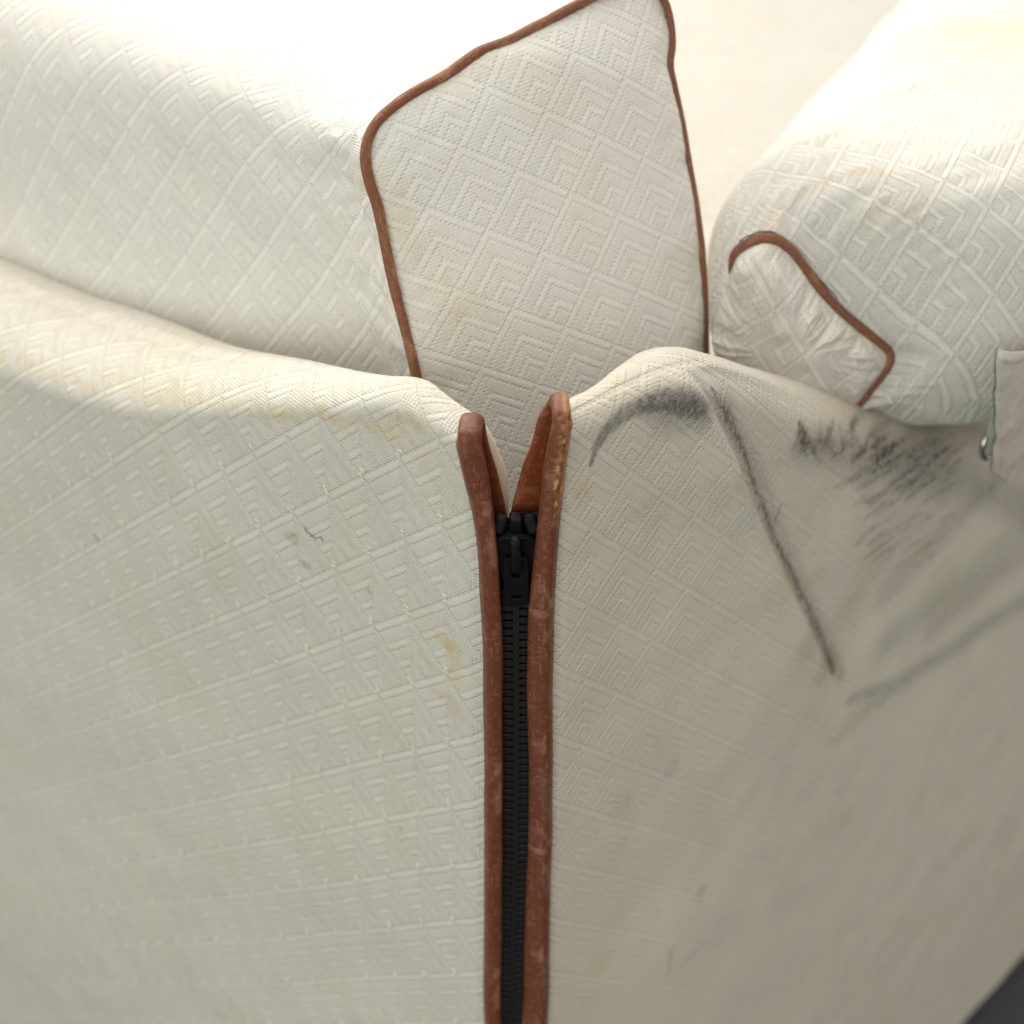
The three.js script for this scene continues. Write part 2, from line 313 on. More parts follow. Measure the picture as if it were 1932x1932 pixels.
clothR.stroke(pathR([[1950, 960, 60], [1800, 1090, 70], [1660, 1200, 60]]), [0.72, 0.78, 0.75], 0.7, 1.0, 0.25);
clothR.stroke(pathR([[1760, 940, 50], [1640, 1060, 60], [1560, 1180, 50]]), [0.82, 0.84, 0.80], 0.5, 1.0, 0.4);
for (const [x, y, rx, ry, t, k] of [[1545, 1240, 0.012, 0.012, BRN, 0.4], [1600, 1345, 0.02, 0.012, BRN, 0.3], [1650, 1310, 0.014, 0.006, GREY, 0.25], [1500, 1200, 0.01, 0.014, BRN, 0.25], [1262, 1445, 0.006, 0.006, GREY, 0.15], [1308, 1675, 0.004, 0.006, GREY, 0.25], [1250, 1800, 0.003, 0.012, GREY, 0.25], [1130, 1815, 0.008, 0.012, YEL, 0.3], [1110, 1880, 0.008, 0.008, YEL, 0.25], [1100, 920, 0.004, 0.006, YEL, 0.35]]) { const [s, v] = onR(x, y); clothR.blot(s, v, rx, ry, t, k); }
for (let k = 0; k < 40; k++) { const [s, v] = onR(1090 + rnd() * 800, 740 + rnd() * 1150); clothR.blot(s, v, 0.006 + rnd() * 0.02, 0.004 + rnd() * 0.01, rnd() < 0.5 ? [0.86, 0.9, 0.88] : [0.92, 0.86, 0.76], 0.45, 0.4, 120); }
const matR = quiltMaterial(clothR.texture(), [0.51, 0.71], [-0.01, -0.62], 0, 0.0007, { mirror: true });
const panelR = part('panel', panel('right', 0.62), matR, sofa, 'soiled quilted panel right of the zip with dark rub marks');

// ---------------------------------------------------------------- leather
function leatherTex(base, worn, wear, seedX, scratches) {
  // u across 0.02 m, v along 0.1 m per tile
  return dataTex(256, 1024, (x, y) => {
    const g = fbm(x * 26 + seedX, y * 110, 4), p = fbm(x * 5 + seedX, y * 11 + 3, 4), sp = hash(Math.floor(x * 200), Math.floor(y * 900 + seedX));
    let w = smooth(0.62 - wear, 0.8 - wear, p) * 0.6 + (sp > 0.975 ? 0.8 : 0) + smooth(0.68, 0.74, fbm(x * 70 + seedX * 3, y * 34, 3)) * 0.45 + smooth(0.63, 0.72, g) * 0.22;
    const k = 0.86 + 0.28 * g;
    return toS([0, 1, 2].map((q) => lerp(base[q], worn[q], clamp(w)) * k));
  }, true);
}
const grain = dataTex(512, 512, (x, y) => { const h = 0.5 + 0.5 * (fbm(x * 60, y * 60, 3) - 0.5) + 0.3 * (hash(Math.floor(x * 256), Math.floor(y * 256)) - 0.5) * 0.4; return [h, h, h]; });
function leather(base, worn, wear, seedX, rough = 0.5, depth = 0.00022, vc = false) {
  const map = leatherTex(base, worn, wear, seedX); map.repeat.set(1 / 0.02, 1 / 0.1);
  const b = grain.clone(); b.repeat.set(1 / 0.02, 1 / 0.02); b.needsUpdate = true;
  return new THREE.MeshPhysicalMaterial({ map, roughness: rough, bumpMap: b, bumpScale: depth, specularIntensity: 0.7, vertexColors: vc });
}
const weltMat = leather([0.142, 0.041, 0.018], [0.30, 0.14, 0.09], -0.02, 4.2, 0.42, 0.00022, true);
const weltMatR = leather([0.142, 0.041, 0.018], [0.30, 0.14, 0.09], -0.02, 14.2, 0.42, 0.00022, true);
const pipeMat = leather([0.20, 0.075, 0.036], [0.40, 0.21, 0.105], 0.12, 33.7, 0.62, 0.0003);
const pipeMatB = leather([0.20, 0.080, 0.043], [0.34, 0.165, 0.10], 0.06, 51.7, 0.62, 0.0003);
function welt(o, i, yTop, back, side) {
  const st = [];
  for (let k = 0; k <= 34; k++) {
    const y = lerp(-0.635, yTop - 0.0045, 1 - Math.pow(1 - k / 34, 1.6)), x0 = o(y), x1 = i(y), w = Math.abs(x1 - x0) / 2;
    const wob = (fbm(y * 60 + side * 9, 2, 2) - 0.5) * 0.0008;
    st.push([V((x0 + x1) / 2 + wob, y, -0.0042), V(w, 0, side * w * 0.35), V(-side * 0.0012, 0, 0.0040)]);
  }
  const last = st[st.length - 1][0], w = st[st.length - 1][1].x;
  st.push([V(last.x + side * -0.0002, yTop - 0.0012, -0.0052), V(w * 1.03, 0, 0), V(0, 0.0022, 0.0036)]);
  st.push([V(last.x - side * 0.0006, yTop, -0.0092), V(w * 1.0, 0, 0), V(0, 0.0034, 0.0)]);
  return [st, last, w];
}
function buildWelt(o, i, yTop, flap, side, material, label) {
  const [st] = welt(o, i, yTop, flap, side), all = st.slice(), zf = -0.0138;
  for (const [xl, xr, y] of flap) {
    const a = onPlane(xl, y, V(0, 0, zf), V(0, 0, 1)), b = onPlane(xr, y, V(0, 0, zf), V(0, 0, 1)), hw = (b.x - a.x) / 2;
    all.push([a.add(b).multiplyScalar(0.5), V(hw, 0, -side * hw * 0.22), V(0, 0.0003, -0.0014)]);
  }
  return part('leather_welt', sweep(all, 520, 32, 3.0), material, sofa, label);
}
const leftWelt = buildWelt(wLo, wLi, 0.0238, [[885, 915, 796], [893, 919, 822], [902, 926, 850], [915, 939, 891], [925, 948, 930], [932, 956, 966], [936, 961, 1010]], -1, weltMat, 'smooth brown leather welt on the left of the zip');
const rightWelt = buildWelt(wRo, wRi, 0.0303, [[1030, 1074, 762], [1015, 1068, 786], [1002, 1060, 835], [987, 1044, 873], [975, 1030, 918], [963, 1022, 966], [957, 1016, 1010]], 1, weltMatR, 'brown leather welt right of the zip, worn to tan at its top');
for (const w0 of [leftWelt, rightWelt]) { // the inner folds keep their first colour; the top of the right welt is scuffed through to the tan underside of the hide
  const g = w0.geometry, P = g.attributes.position, N = g.attributes.normal, c = new Float32Array(P.count * 3);
  for (let k = 0; k < P.count; k++) {
    const x = P.getX(k), y = P.getY(k), z = P.getZ(k), n = fbm(x * 900, y * 700, 4);
    const line = lerp(0.0128, 0.0155, smooth(-0.008, 0.024, y)) , across = Math.abs(x - line) / lerp(0.0013, 0.0028, smooth(-0.008, 0.026, y));
    const fold = z < -0.0108 ? 1 : 0;
    let w = w0 === rightWelt && z > -0.0095 ? (1 - smooth(0.5, 1.1, across + (n - 0.5) * 1.6)) * smooth(-0.009, 0.003, y) : 0;
    w *= smooth(0.30, 0.55, fbm(x * 1500 + 7, y * 900, 3));
    const grey = w0 === rightWelt && z > -0.0035 && y < -0.03 ? smooth(0.45, 0.7, fbm(x * 500 + 3, y * 60, 3)) * smooth(0.0082, 0.0098, x) * 0.55 : 0;   // a chalky bloom down the outer side
    c[k * 3] = lerp(1, 2.5, w) * (1 + 0.15 * grey) * (1 + 0.25 * fold); c[k * 3 + 1] = lerp(1, 3.7, w) * (1 + 1.1 * grey); c[k * 3 + 2] = lerp(1, 2.9, w) * (1 + 2.0 * grey) * (1 - 0.35 * fold);
  }
  g.setAttribute('color', new THREE.BufferAttribute(c, 3));
}
// cream end of the left panel, seen behind its flap
{
  const st = [[880, 790, 0.0040], [890, 792, 0.0046], [903, 799, 0.0050], [917, 807, 0.0050], [930, 829, 0.0045], [942, 857, 0.0042], [955, 894, 0.0038], [959, 935, 0.0034], [961, 985, 0.0030], [963, 1040, 0.0026]].map(([x, y, w]) => { const p = onPlane(x, y, V(0, 0, -0.019), V(0, 0, 1)); p.x -= w; return [p, V(w, 0, 0.0010), V(0.0010, 0.0010, -0.0035)]; });
  part('inner_edge', sweep(st, 90, 20, 2), new THREE.MeshStandardMaterial({ color: new THREE.Color().setRGB(0.70, 0.64, 0.52), roughness: 0.9 }), sofa);
}

// ---------------------------------------------------------------- zip
const blackPlastic = new THREE.MeshPhysicalMaterial({ color: new THREE.Color().setRGB(0.008, 0.008, 0.0085), roughness: 0.38, specularIntensity: 1 });
const blackMetal = new THREE.MeshPhysicalMaterial({ color: new THREE.Color().setRGB(0.0045, 0.0045, 0.005), roughness: 0.46, specularIntensity: 0.3 });
const tapeBump = dataTex(128, 128, (x, y) => { const h = 0.5 + 0.5 * Math.sin(x * Math.PI * 2 * 16) * Math.sin(y * Math.PI * 2 * 16 + (Math.floor(x * 16) % 2) * Math.PI); return [h, h, h]; });
tapeBump.repeat.set(1 / 0.008, 1 / 0.008);
const tapeMat = new THREE.MeshPhysicalMaterial({ specularIntensity: 0.15, color: new THREE.Color().setRGB(0.005, 0.005, 0.0055), roughness: 0.95, bumpMap: tapeBump, bumpScale: 0.0003 });
const zipper = part('zipper', sheet(6, 60, (a, b) => { const y = lerp(-0.635, -0.0085, b); return [lerp(-0.0085, 0.0125, a), y, -0.0105 - 0.001 * Math.cos(a * 6.3), a * 0.021, y]; }), tapeMat, sofa, 'black zip with coarse plastic teeth');
zipper.name = 'zipper';
const zx = curve1([[-0.65, 0.0003], [-0.2275, 0.0], [-0.12, 0.0013], [-0.04, 0.0012], [0, 0.0008]]);
const toothShape = new THREE.Shape([[-0.0036, -0.00098], [-0.0013, -0.00098], [-0.0007, -0.00062], [0.0002, -0.00062], [0.0006, -0.00098], [0.0012, -0.00092], [0.0013, 0.00092], [0.0006, 0.00098], [0.0002, 0.00062], [-0.0007, 0.00062], [-0.0013, 0.00098], [-0.0036, 0.00098]].map(([x, y]) => new THREE.Vector2(x, y)));
const toothGeo = new THREE.ExtrudeGeometry(toothShape, { depth: 0.0018, bevelEnabled: true, bevelSize: 0.00022, bevelThickness: 0.00035, bevelSegments: 1, steps: 1 });
toothGeo.translate(0, 0, -0.0009);
for (let k = 0; k < 150; k++) {
  const y = -0.0322 - k * 0.00152, sd = k % 2 ? 1 : -1;
  if (y < -0.262) break;
  const t = new THREE.Mesh(toothGeo, blackPlastic); t.name = 'zipper_tooth'; t.castShadow = t.receiveShadow = true;
  t.position.set(zx(y) + sd * 0.0004, y, -0.0064); t.scale.set(1.06, 1, 1); if (sd > 0) t.rotation.z = Math.PI; t.rotation.x = (hash(k, 3) - 0.5) * 0.1;
  zipper.add(t);
}
function zipPart(name, g, m = blackMetal) { g.translate(0, -0.0073, 0); const o = new THREE.Mesh(g, m); o.name = name; o.castShadow = o.receiveShadow = true; zipper.add(o); return o; }
const ex = (pts, depth, bevel, holes = []) => {
  const s = new THREE.Shape(); pts.forEach(([x, y], i) => (i ? s.lineTo(x, y) : s.moveTo(x, y)));
  for (const h of holes) { const q = new THREE.Path(); h.forEach(([x, y], i) => (i ? q.lineTo(x, y) : q.moveTo(x, y))); s.holes.push(q); }
  return new THREE.ExtrudeGeometry(s, { depth, bevelEnabled: true, bevelSize: bevel, bevelThickness: bevel, bevelSegments: 3, curveSegments: 8 });
};
const rr = (x0, x1, y0, y1, r, n = 5) => { const o = []; for (const [cx, cy, q] of [[x1 - r, y1 - r, 0], [x0 + r, y1 - r, 1], [x0 + r, y0 + r, 2], [x1 - r, y0 + r, 3]]) for (let k = 0; k <= n; k++) { const a = (q + k / n) * Math.PI / 2; o.push([cx + Math.cos(a) * r, cy + Math.sin(a) * r]); } return o; };
{ // slider: a heart-shaped body, a rim, two shoulders, a post; bridge and pull tab
  const body = ex([[-0.0058, -0.0075], [-0.0062, -0.0105], [-0.0052, -0.0135], [-0.0040, -0.0175], [-0.0036, -0.021], [0.0036, -0.021], [0.0042, -0.0175], [0.0056, -0.0135], [0.0066, -0.0105], [0.0062, -0.0075], [0.004, -0.0062], [0, -0.0056], [-0.004, -0.0062]].map(([x, y]) => [x + 0.001, y + 0.0025]), 0.0016, 0.0006);
  body.translate(0, 0, -0.0052);
  const base = body.clone().translate(0, 0, -0.0050);
  const rim = tube([V(-0.0055, -0.0045, -0.0030), V(-0.0025, -0.0033, -0.0022), V(0.001, -0.0028, -0.0018), V(0.0045, -0.0033, -0.0022), V(0.0072, -0.0045, -0.0030)], 0.00042, 40, 10);
  const wing = (x, s, h) => { const g = new RoundedBoxGeometry(0.0042, 0.0056 + h, 0.0050, 3, 0.0014); g.rotateZ(s * 0.30); g.rotateX(-0.25); g.translate(x, -0.0008 + h * 0.5, -0.0060); return g; };
  const post = new RoundedBoxGeometry(0.0038, 0.0072, 0.005, 3, 0.0007).translate(0.0011, -0.0022, -0.0072);
  zipPart('zip_slider', mergeGeometries([body, base, rim, wing(-0.0037, -1, 0), wing(0.0058, 1, 0.0009), post].map((g) => { const q = g.index ? g.toNonIndexed() : g; for (const k of Object.keys(q.attributes)) if (!['position', 'normal', 'uv'].includes(k)) q.deleteAttribute(k); return q; })));
  const bridge = sweep([[V(0.0009, -0.0022, -0.0022), V(0.0009, 0, 0), V(0, 0, 0.0006)], [V(0.0009, -0.0032, -0.0006), V(0.0017, 0, 0), V(0, 0.0003, 0.0010)], [V(0.0010, -0.0050, 0.0000), V(0.0013, 0, 0), V(0, 0.0001, 0.0009)], [V(0.0012, -0.0090, 0.0003), V(0.0016, 0, 0), V(0, 0, 0.0010)], [V(0.0013, -0.0130, -0.0001), V(0.0016, 0, 0), V(0, 0, 0.0010)], [V(0.0013, -0.0148, -0.0020), V(0.0013, 0, 0), V(0, -0.0005, 0.0006)]], 60, 16, 2.6);
  zipPart('bridge', bridge);
  const x0 = -0.0022, x1 = 0.0043;
  const pull = ex([[x0 + 0.0002, -0.0098], [x1 - 0.0002, -0.0098], [x1, -0.011], [x1 + 0.0004, -0.025], [x1 + 0.0001, -0.0262], [x1 - 0.001, -0.0268], [x0 + 0.0012, -0.0270], [x0 + 0.0003, -0.0264], [x0 + 0.0001, -0.025], [x0, -0.011]], 0.0007, 0.00035, [rr(-0.0006, 0.0029, -0.0172, -0.0115, 0.0012), rr(-0.0004, 0.0031, -0.0247, -0.0227, 0.0003)]);
  pull.translate(0, 0, -0.0018); pull.rotateX(0.02);
  zipPart('pull_tab', pull);
}

// ---------------------------------------------------------------- stitching
const threadMat = new THREE.MeshStandardMaterial({ color: new THREE.Color().setRGB(0.66, 0.58, 0.43), roughness: 0.9 });
const stitchGeo = new THREE.CapsuleGeometry(0.00024, 0.0009, 3, 6).rotateZ(Math.PI / 2);
function stitches(pts, n, owner, name = 'stitch') {
  const c = new THREE.CatmullRomCurve3(pts, false, 'centripetal');
  for (let k = 0; k < n; k++) {
    const p = c.getPointAt((k + 0.5) / n), d = c.getTangentAt((k + 0.5) / n), m = new THREE.Mesh(stitchGeo, threadMat);
    m.name = name; m.position.copy(p); m.quaternion.setFromUnitVectors(V(1, 0, 0), d); m.castShadow = m.receiveShadow = true; owner.add(m);
  }
}
// on the front of the right roll at roll angle q, distance s along
const onRoll = (s, q, lift = -0.0002) => { const r = RR(s) + lift, yc = topR(s), t = -RR(s) + r * Math.cos(q); const o = 0.006 * 0.8 * smooth(0, 0.12, s) - 0.0020 * (1 - smooth(0, 0.006, s)); const p = cR.clone().addScaledVector(uR, s).addScaledVector(nR, t + o); p.y = yc + r * Math.sin(q); return p; };
stitches([0.008, 0.016, 0.026, 0.036, 0.046, 0.056, 0.066].map((s) => onRoll(s, 1.12)), 28, panelR);
stitches(dart.map(([s, y]) => { const p = cR.clone().addScaledVector(uR, s - 0.0021).addScaledVector(nR, 0.0006 + 0.0048 * smooth(0, 0.12, s)); p.y = y; return p; }).slice(1), 56, panelR);

// loose bright floats of thread above the tips of the diamonds
{
  const one = new THREE.CapsuleGeometry(0.00019, 0.0016, 2, 5).rotateZ(Math.PI / 2), many = [];
  for (let i = 0; i < 26; i++) for (let j = -40; j < 6; j++) {
    if ((i + j) % 2) continue;
    const s = i / 2 * CW, y = (j / 2 + 0.055) * CH + SHEAR_L * s;
    if (s < 0.006 || y > topL(s) + 0.002 || y < -0.45) continue;
    for (let k = 0; k < 4; k++) {
      if (rnd() < 0.25) continue;
      const q = one.clone(); q.scale(0.6 + rnd() * 0.6, 1, 1); q.rotateZ(-0.12 + (rnd() - 0.5) * 0.2); q.applyMatrix4(new THREE.Matrix4().makeBasis(uL.clone().negate(), V(0, 1, 0), nL));
      const p = onFace(true, s + (rnd() - 0.5) * 0.0016, y - 0.0012 + k * 0.00075, 0.0002); q.translate(p.x, p.y, p.z); many.push(q);
    }
  }
  const m = new THREE.Mesh(mergeGeometries(many), new THREE.MeshPhysicalMaterial({ color: new THREE.Color().setRGB(0.85, 0.80, 0.68), roughness: 0.45, sheen: 0.3 }));
  m.name = 'thread_floats'; m.userData.kind = 'stuff'; m.castShadow = m.receiveShadow = true; panelL.add(m);
}
const lintMat = new THREE.MeshStandardMaterial({ color: new THREE.Color().setRGB(0.16, 0.13, 0.11), roughness: 0.8 });
function lint(pts, radius, label) {
  const P = pts.map(([x, y], k) => { const [s, y0] = sOf(x, y, cL, uL, nL, 0.006); return onFace(true, s, y0, 0.0004 + 0.0004 * (k % 2)); });
  const m = part('lint_fibre', tube(P, radius * 0.42, 40, 8), lintMat, null); if (scene.getObjectByName('lint_fibre') !== m) m.name = 'lint_fibre_001';
  m.userData = { label, category: 'lint' };
}
lint([[178, 1006], [183, 1012], [187, 1018], [188, 1026]], 0.00025, 'short dark fibre clinging to the far left of the left panel');
lint([[563, 1001], [569, 1008], [576, 1018], [584, 1024], [590, 1022], [596, 1031]], 0.0003, 'dark curled fibre clinging midway along the left panel');

// ---------------------------------------------------------------- back cushion
const backCushion = thing('back_cushion', 'large cream back cushion piped in brown leather standing in the sofa corner', 'cushion', [-0.05, -0.14, -0.2]);
const gP = V(-0.04, 0, -0.062), gA = 34 * Math.PI / 180, gTilt = 17 * Math.PI / 180, gN = V(Math.sin(gA) * Math.cos(gTilt), Math.sin(gTilt), Math.cos(gA) * Math.cos(gTilt)), ext = V(-0.72, 0, -0.694);
const gus = (px, py, lift = 0) => onPlane(px, py, gP.clone().addScaledVector(gN, lift), gN);
const outL = [[830, 1010], [815, 900], [800, 800], [785, 715], [771, 655], [757, 600], [743, 545], [729, 480], [719, 430], [711, 390], [696, 345], [688, 302], [692, 265], [709, 231], [741, 201], [782, 173], [842, 140], [905, 97], [955, 78], [1020, 45], [1110, -2], [1170, -30]];
const outR = [[1331, 1010], [1331, 900], [1331, 790], [1330, 665], [1328, 580], [1324, 500], [1318, 440], [1308, 370], [1296, 300], [1283, 225], [1270, 165], [1262, 125], [1266, 80], [1263, 42], [1251, 0], [1225, -30], [1195, -38]];
const eL = new THREE.CatmullRomCurve3(outL.map(([x, y]) => gus(x, y)), false, 'centripetal'), eR = new THREE.CatmullRomCurve3(outR.map(([x, y]) => gus(x, y)), false, 'centripetal');
{
  const NU = 170, NV = 240, PL = eL.getSpacedPoints(NV), PR = eR.getSpacedPoints(NV);
  const overTop = new THREE.CatmullRomCurve3([...outL, [1240, -64], [1330, -110], [1430, -150]].map(([x, y]) => gus(x, y)), false, 'centripetal').getSpacedPoints(NV);
  const gU = V(Math.cos(gA), 0, -Math.sin(gA));
  const clothG = new Cloth(768, 900, -0.06, 0.12, -0.12, 0.15, [0.79, 0.765, 0.705], 0.06);
  const gUp = V().crossVectors(gN, gU), cr = Math.cos(0.16), sr = Math.sin(0.16), cut = (p) => { const d = p.clone().sub(gP), u = d.dot(gU), v = d.dot(gUp); return [u * cr + v * sr, v * cr - u * sr]; };
  const gm = (x, y) => cut(gus(x, y));
  for (const [x, y, rx, ry, k] of [[855, 585, 0.008, 0.004, 0.45], [830, 640, 0.012, 0.006, 0.3], [735, 380, 0.005, 0.01, 0.5], [760, 440, 0.004, 0.008, 0.4], [900, 130, 0.01, 0.004, 0.4], [840, 170, 0.008, 0.004, 0.35], [1000, 640, 0.02, 0.01, 0.2], [1310, 420, 0.004, 0.02, 0.3], [860, 540, 0.02, 0.01, 0.15]]) clothG.blot(...gm(x, y), rx * 1.4, ry * 1.5, [0.95, 0.86, 0.68], k * 0.7);
  part('gusset', sheet(NU, NV, (a, b) => {
    const j = Math.round(b * NV), p = PL[j].clone().lerp(PR[j], a);
    const dome = Math.pow(Math.max(0, 4 * a * (1 - a)), 0.55) * (0.0095 * smooth(1, 0.75, b));
    const puck = (fbm(p.x * 120 + 5, p.y * 120, 3) - 0.5) * 0.002 * (1 - smooth(0, 0.25, Math.min(a, 1 - a)));
    const [u, v] = cut(p);
    p.addScaledVector(gN, dome + puck - 0.0008);
    return [p.x, p.y, p.z, u, v];
  }), quiltMaterial(clothG.texture(), [0.18, 0.27], [-0.06, -0.12], 0, 0.0008, { wide: 1.1, tall: 0.95, mirror: true }), backCushion);
  // the long faces, drawn from the piping along the cushion
  const side = (P, sign, name, map, size, origin) => {
    const tang = P.map((p, j) => P[Math.min(NV, j + 3)].clone().sub(P[Math.max(0, j - 3)]).normalize());
    const outw = tang.map((t) => V().crossVectors(t, gN).normalize().multiplyScalar(sign));
    const win = 26, soft = P.map((_, j) => { const o = V(), q = V(); let w = 0; for (let k = -win; k <= win; k++) { const i = clamp(j + k, 0, NV), g = Math.exp(-((k / win * 1.6) ** 2)); o.addScaledVector(outw[i], g); q.addScaledVector(P[i], g); w += g; } return [o.normalize(), q.multiplyScalar(1 / w)]; });
    let L = 0; const arc = P.map((p, j) => (L += j ? p.distanceTo(P[j - 1]) : 0));
    return part(name, sheet(240, NV, (a, b) => {
      const j = Math.round(b * NV), s = 0.5 * Math.pow(a, 1.5), k = smooth(0, 0.09, s);
      const p = P[j].clone().lerp(soft[j][1], k);
      const puff = 0.009 * (1 - Math.exp(-s / 0.018)) - 0.028 * smooth(0.02, 0.28, s);
      const dent = (fbm(s * 22, arc[j] * 22 + 8, 3) - 0.5) * 0.0035 * smooth(0, 0.03, s) + (fbm(s * 150, arc[j] * 150 + 8, 2) - 0.5) * 0.0026 * (1 - smooth(0.01, 0.05, s)) * smooth(0, 0.004, s);
      p.addScaledVector(soft[j][0], puff + dent).addScaledVector(ext, s);
      return [p.x, p.y, p.z, -s * sign, arc[j] - 0.12];
    }, sign < 0 ? false : true), quiltMaterial(map, size, origin, 0, 0.0009, { pebbled: true }), backCushion);
  };
  const clothF = new Cloth(1024, 768, -0.52, 0.0, -0.15, 0.25, [0.79, 0.765, 0.71], 0.05);
  for (const [u, v, ru, rv, k] of [[-0.02, 0.06, 0.012, 0.006, 0.35], [-0.3, 0.02, 0.06, 0.02, 0.25], [-0.015, -0.01, 0.01, 0.01, 0.3], [-0.02, 0.17, 0.01, 0.01, 0.3], [-0.36, 0.05, 0.05, 0.02, 0.3]]) clothF.blot(u, v, ru, rv, [0.96, 0.86, 0.68], k);
  side(overTop, 1, 'long_face', clothF.texture(), [0.52, 0.40], [-0.52, -0.15]);
  side(new THREE.CatmullRomCurve3([...outR.slice(0, 14), [1262, 50], [1240, 60], [1200, 70]].map(([x, y]) => gus(x, y)), false, 'centripetal').getSpacedPoints(NV), -1, 'long_face', null, null, null);
  const lift = (c, n, o, sgn) => c.getSpacedPoints(n).map((p) => p.addScaledVector(gN, o).add(V(sgn * 0.0002, 0, 0)));
  const whole = [...outL, ...outR.slice().reverse()].map(([x, y]) => gus(x, y, 0.0009));
  const pc = new THREE.CatmullRomCurve3(lift(eL, 60, 0.0010, -1), false, 'centripetal');
  part('piping', tube(pc.getSpacedPoints(90), 0.00168, 420, 14, false, 0.16), pipeMat, backCushion, 'brown leather piping rubbed tan at the corner');
  part('piping', tube(lift(eR, 60, 0.0004, 1), 0.0013, 300, 12, false, 0.16), pipeMatB, backCushion);
  const cap = new THREE.CatmullRomCurve3([eL.getPoint(1), gus(1178, -38), eR.getPoint(1)]); part('piping', tube(cap.getPoints(6), 0.0018, 16, 10), pipeMat, backCushion);
}

// ---------------------------------------------------------------- arm cushion lying on the right arm
const sewing = new THREE.MeshStandardMaterial({ color: new THREE.Color().setRGB(0.07, 0.06, 0.07), roughness: 0.9 });
part('seam_thread', tube(eL.getSpacedPoints(140).map((p, k) => p.addScaledVector(gN, 0.0008).addScaledVector(V(Math.cos(gA), -0.15, -Math.sin(gA)), 0.0020 + 0.00025 * (k % 2))), 0.00022, 700, 6), sewing, backCushion);
const armCushion = thing('arm_cushion', 'puffy cream quilted pillow lying over the right arm with its piped end facing the zip', 'pillow', [0.16, -0.06, -0.2]);
{
  const B = 66 * Math.PI / 180, ax = V(Math.cos(B), 0, -Math.sin(B)), pp = V(Math.sin(B), 0, Math.cos(B)), O = V(0.107, 0, -0.131);
  const endN = V(-0.27, 0, 0.963).normalize();
  const end = (x, y, l = 0) => onPlane(x, y, V(0.0714, 0, -0.1214).addScaledVector(endN, l), V(0.2, 0.08, 0.975).normalize());
  const outline = [[1331, 660], [1335, 620], [1345, 575], [1366, 527], [1386, 484], [1412, 460], [1440, 449], [1464, 452], [1490, 470], [1516, 504], [1543, 542], [1570, 572], [1602, 602], [1632, 626], [1658, 646], [1676, 665], [1674, 683], [1660, 705], [1640, 730], [1620, 755], [1560, 790], [1460, 780], [1370, 730]];
  const ring = new THREE.CatmullRomCurve3(outline.map(([x, y]) => end(x, y).addScaledVector(ax, 0.008 * (1 - smooth(1350, 1420, x)))), true, 'centripetal');
  const NR = 360, P0 = ring.getSpacedPoints(NR), cen = P0.reduce((s, p) => s.add(p), V(0, 0, 0)).multiplyScalar(1 / (NR + 1));
  // sections: distance along, left, right, low, high
  const secs = [[0.0, 0, 0, 0, 0], [0.012, -0.040, 0.052, -0.040, 0.044], [0.035, -0.046, 0.088, -0.055, 0.053], [0.08, -0.047, 0.125, -0.064, 0.058], [0.16, -0.047, 0.15, -0.066, 0.060], [0.30, -0.047, 0.16, -0.066, 0.060], [0.60, -0.045, 0.16, -0.066, 0.058]];
  const ang = P0.map((p) => { const d = p.clone().sub(cen); return Math.atan2(d.y, d.dot(pp)); });
  const section = (s, j) => {
    let k = 1; while (k < secs.length - 1 && s > secs[k][0]) k++;
    const f = (s - secs[k - 1][0]) / (secs[k][0] - secs[k - 1][0]);
    const pt = (q) => { if (q === 0) return P0[j]; const [d, l, r, lo, hi] = secs[q], c = Math.cos(ang[j]), n = Math.sin(ang[j]), e = 2 / 2.6, sg = (x) => Math.sign(x) * Math.pow(Math.abs(x), e); return O.clone().addScaledVector(ax, d).addScaledVector(pp, (l + r) / 2 + (r - l) / 2 * sg(c)).add(V(0, (lo + hi) / 2 + (hi - lo) / 2 * sg(n), 0)); };
    const a = pt(k - 1), b = pt(k), z = k > 1 ? pt(k - 2) : a.clone().multiplyScalar(2).sub(b), w = k < secs.length - 1 ? pt(k + 1) : b.clone().multiplyScalar(2).sub(a);
    const m0 = b.clone().sub(z).multiplyScalar(0.5), m1 = w.clone().sub(a).multiplyScalar(0.5);
    if (k === 1) m0.copy(b.clone().sub(a)).multiplyScalar(1.35);
    const t = f, t2 = t * t, t3 = t2 * t;
    return a.clone().multiplyScalar(2 * t3 - 3 * t2 + 1).addScaledVector(m0, t3 - 2 * t2 + t).addScaledVector(b, 3 * t2 - 2 * t3).addScaledVector(m1, t3 - t2);
  };
  let L = 0; const arc = P0.map((p, j) => { if (j) L += section(0.08, j).distanceTo(section(0.08, j - 1)); return L; });
  const clothB = new Cloth(1024, 1024, -0.12, 0.38, -0.12, 0.38, [0.80, 0.77, 0.70], 0.06);
  const lay = V(0.05, 0.75, 0.66).normalize(), lx = V(1, 0, 0).addScaledVector(lay, -lay.x).normalize(), ly = V().crossVectors(lay, lx);   // the way the cloth was cut
  const flat = (p) => { const d = p.clone().sub(O); return [d.dot(lx), d.dot(ly)]; };
  const onPillow = (x, y, h = 0.052) => flat(onPlane(x, y, V(0, h, 0), V(0, 1, 0)));
  for (const [x, y, ru, rv, k] of [[1850, 95, 0.10, 0.035, 0.5], [1900, 60, 0.06, 0.04, 0.4], [1780, 130, 0.05, 0.012, 0.3], [1510, 478, 0.012, 0.010, 0.5], [1545, 505, 0.01, 0.01, 0.4], [1480, 455, 0.01, 0.006, 0.35]]) clothB.blot(...onPillow(x, y, y > 300 ? 0.035 : 0.052), ru, rv, [0.97, 0.89, 0.78], k, 0.4, 90);
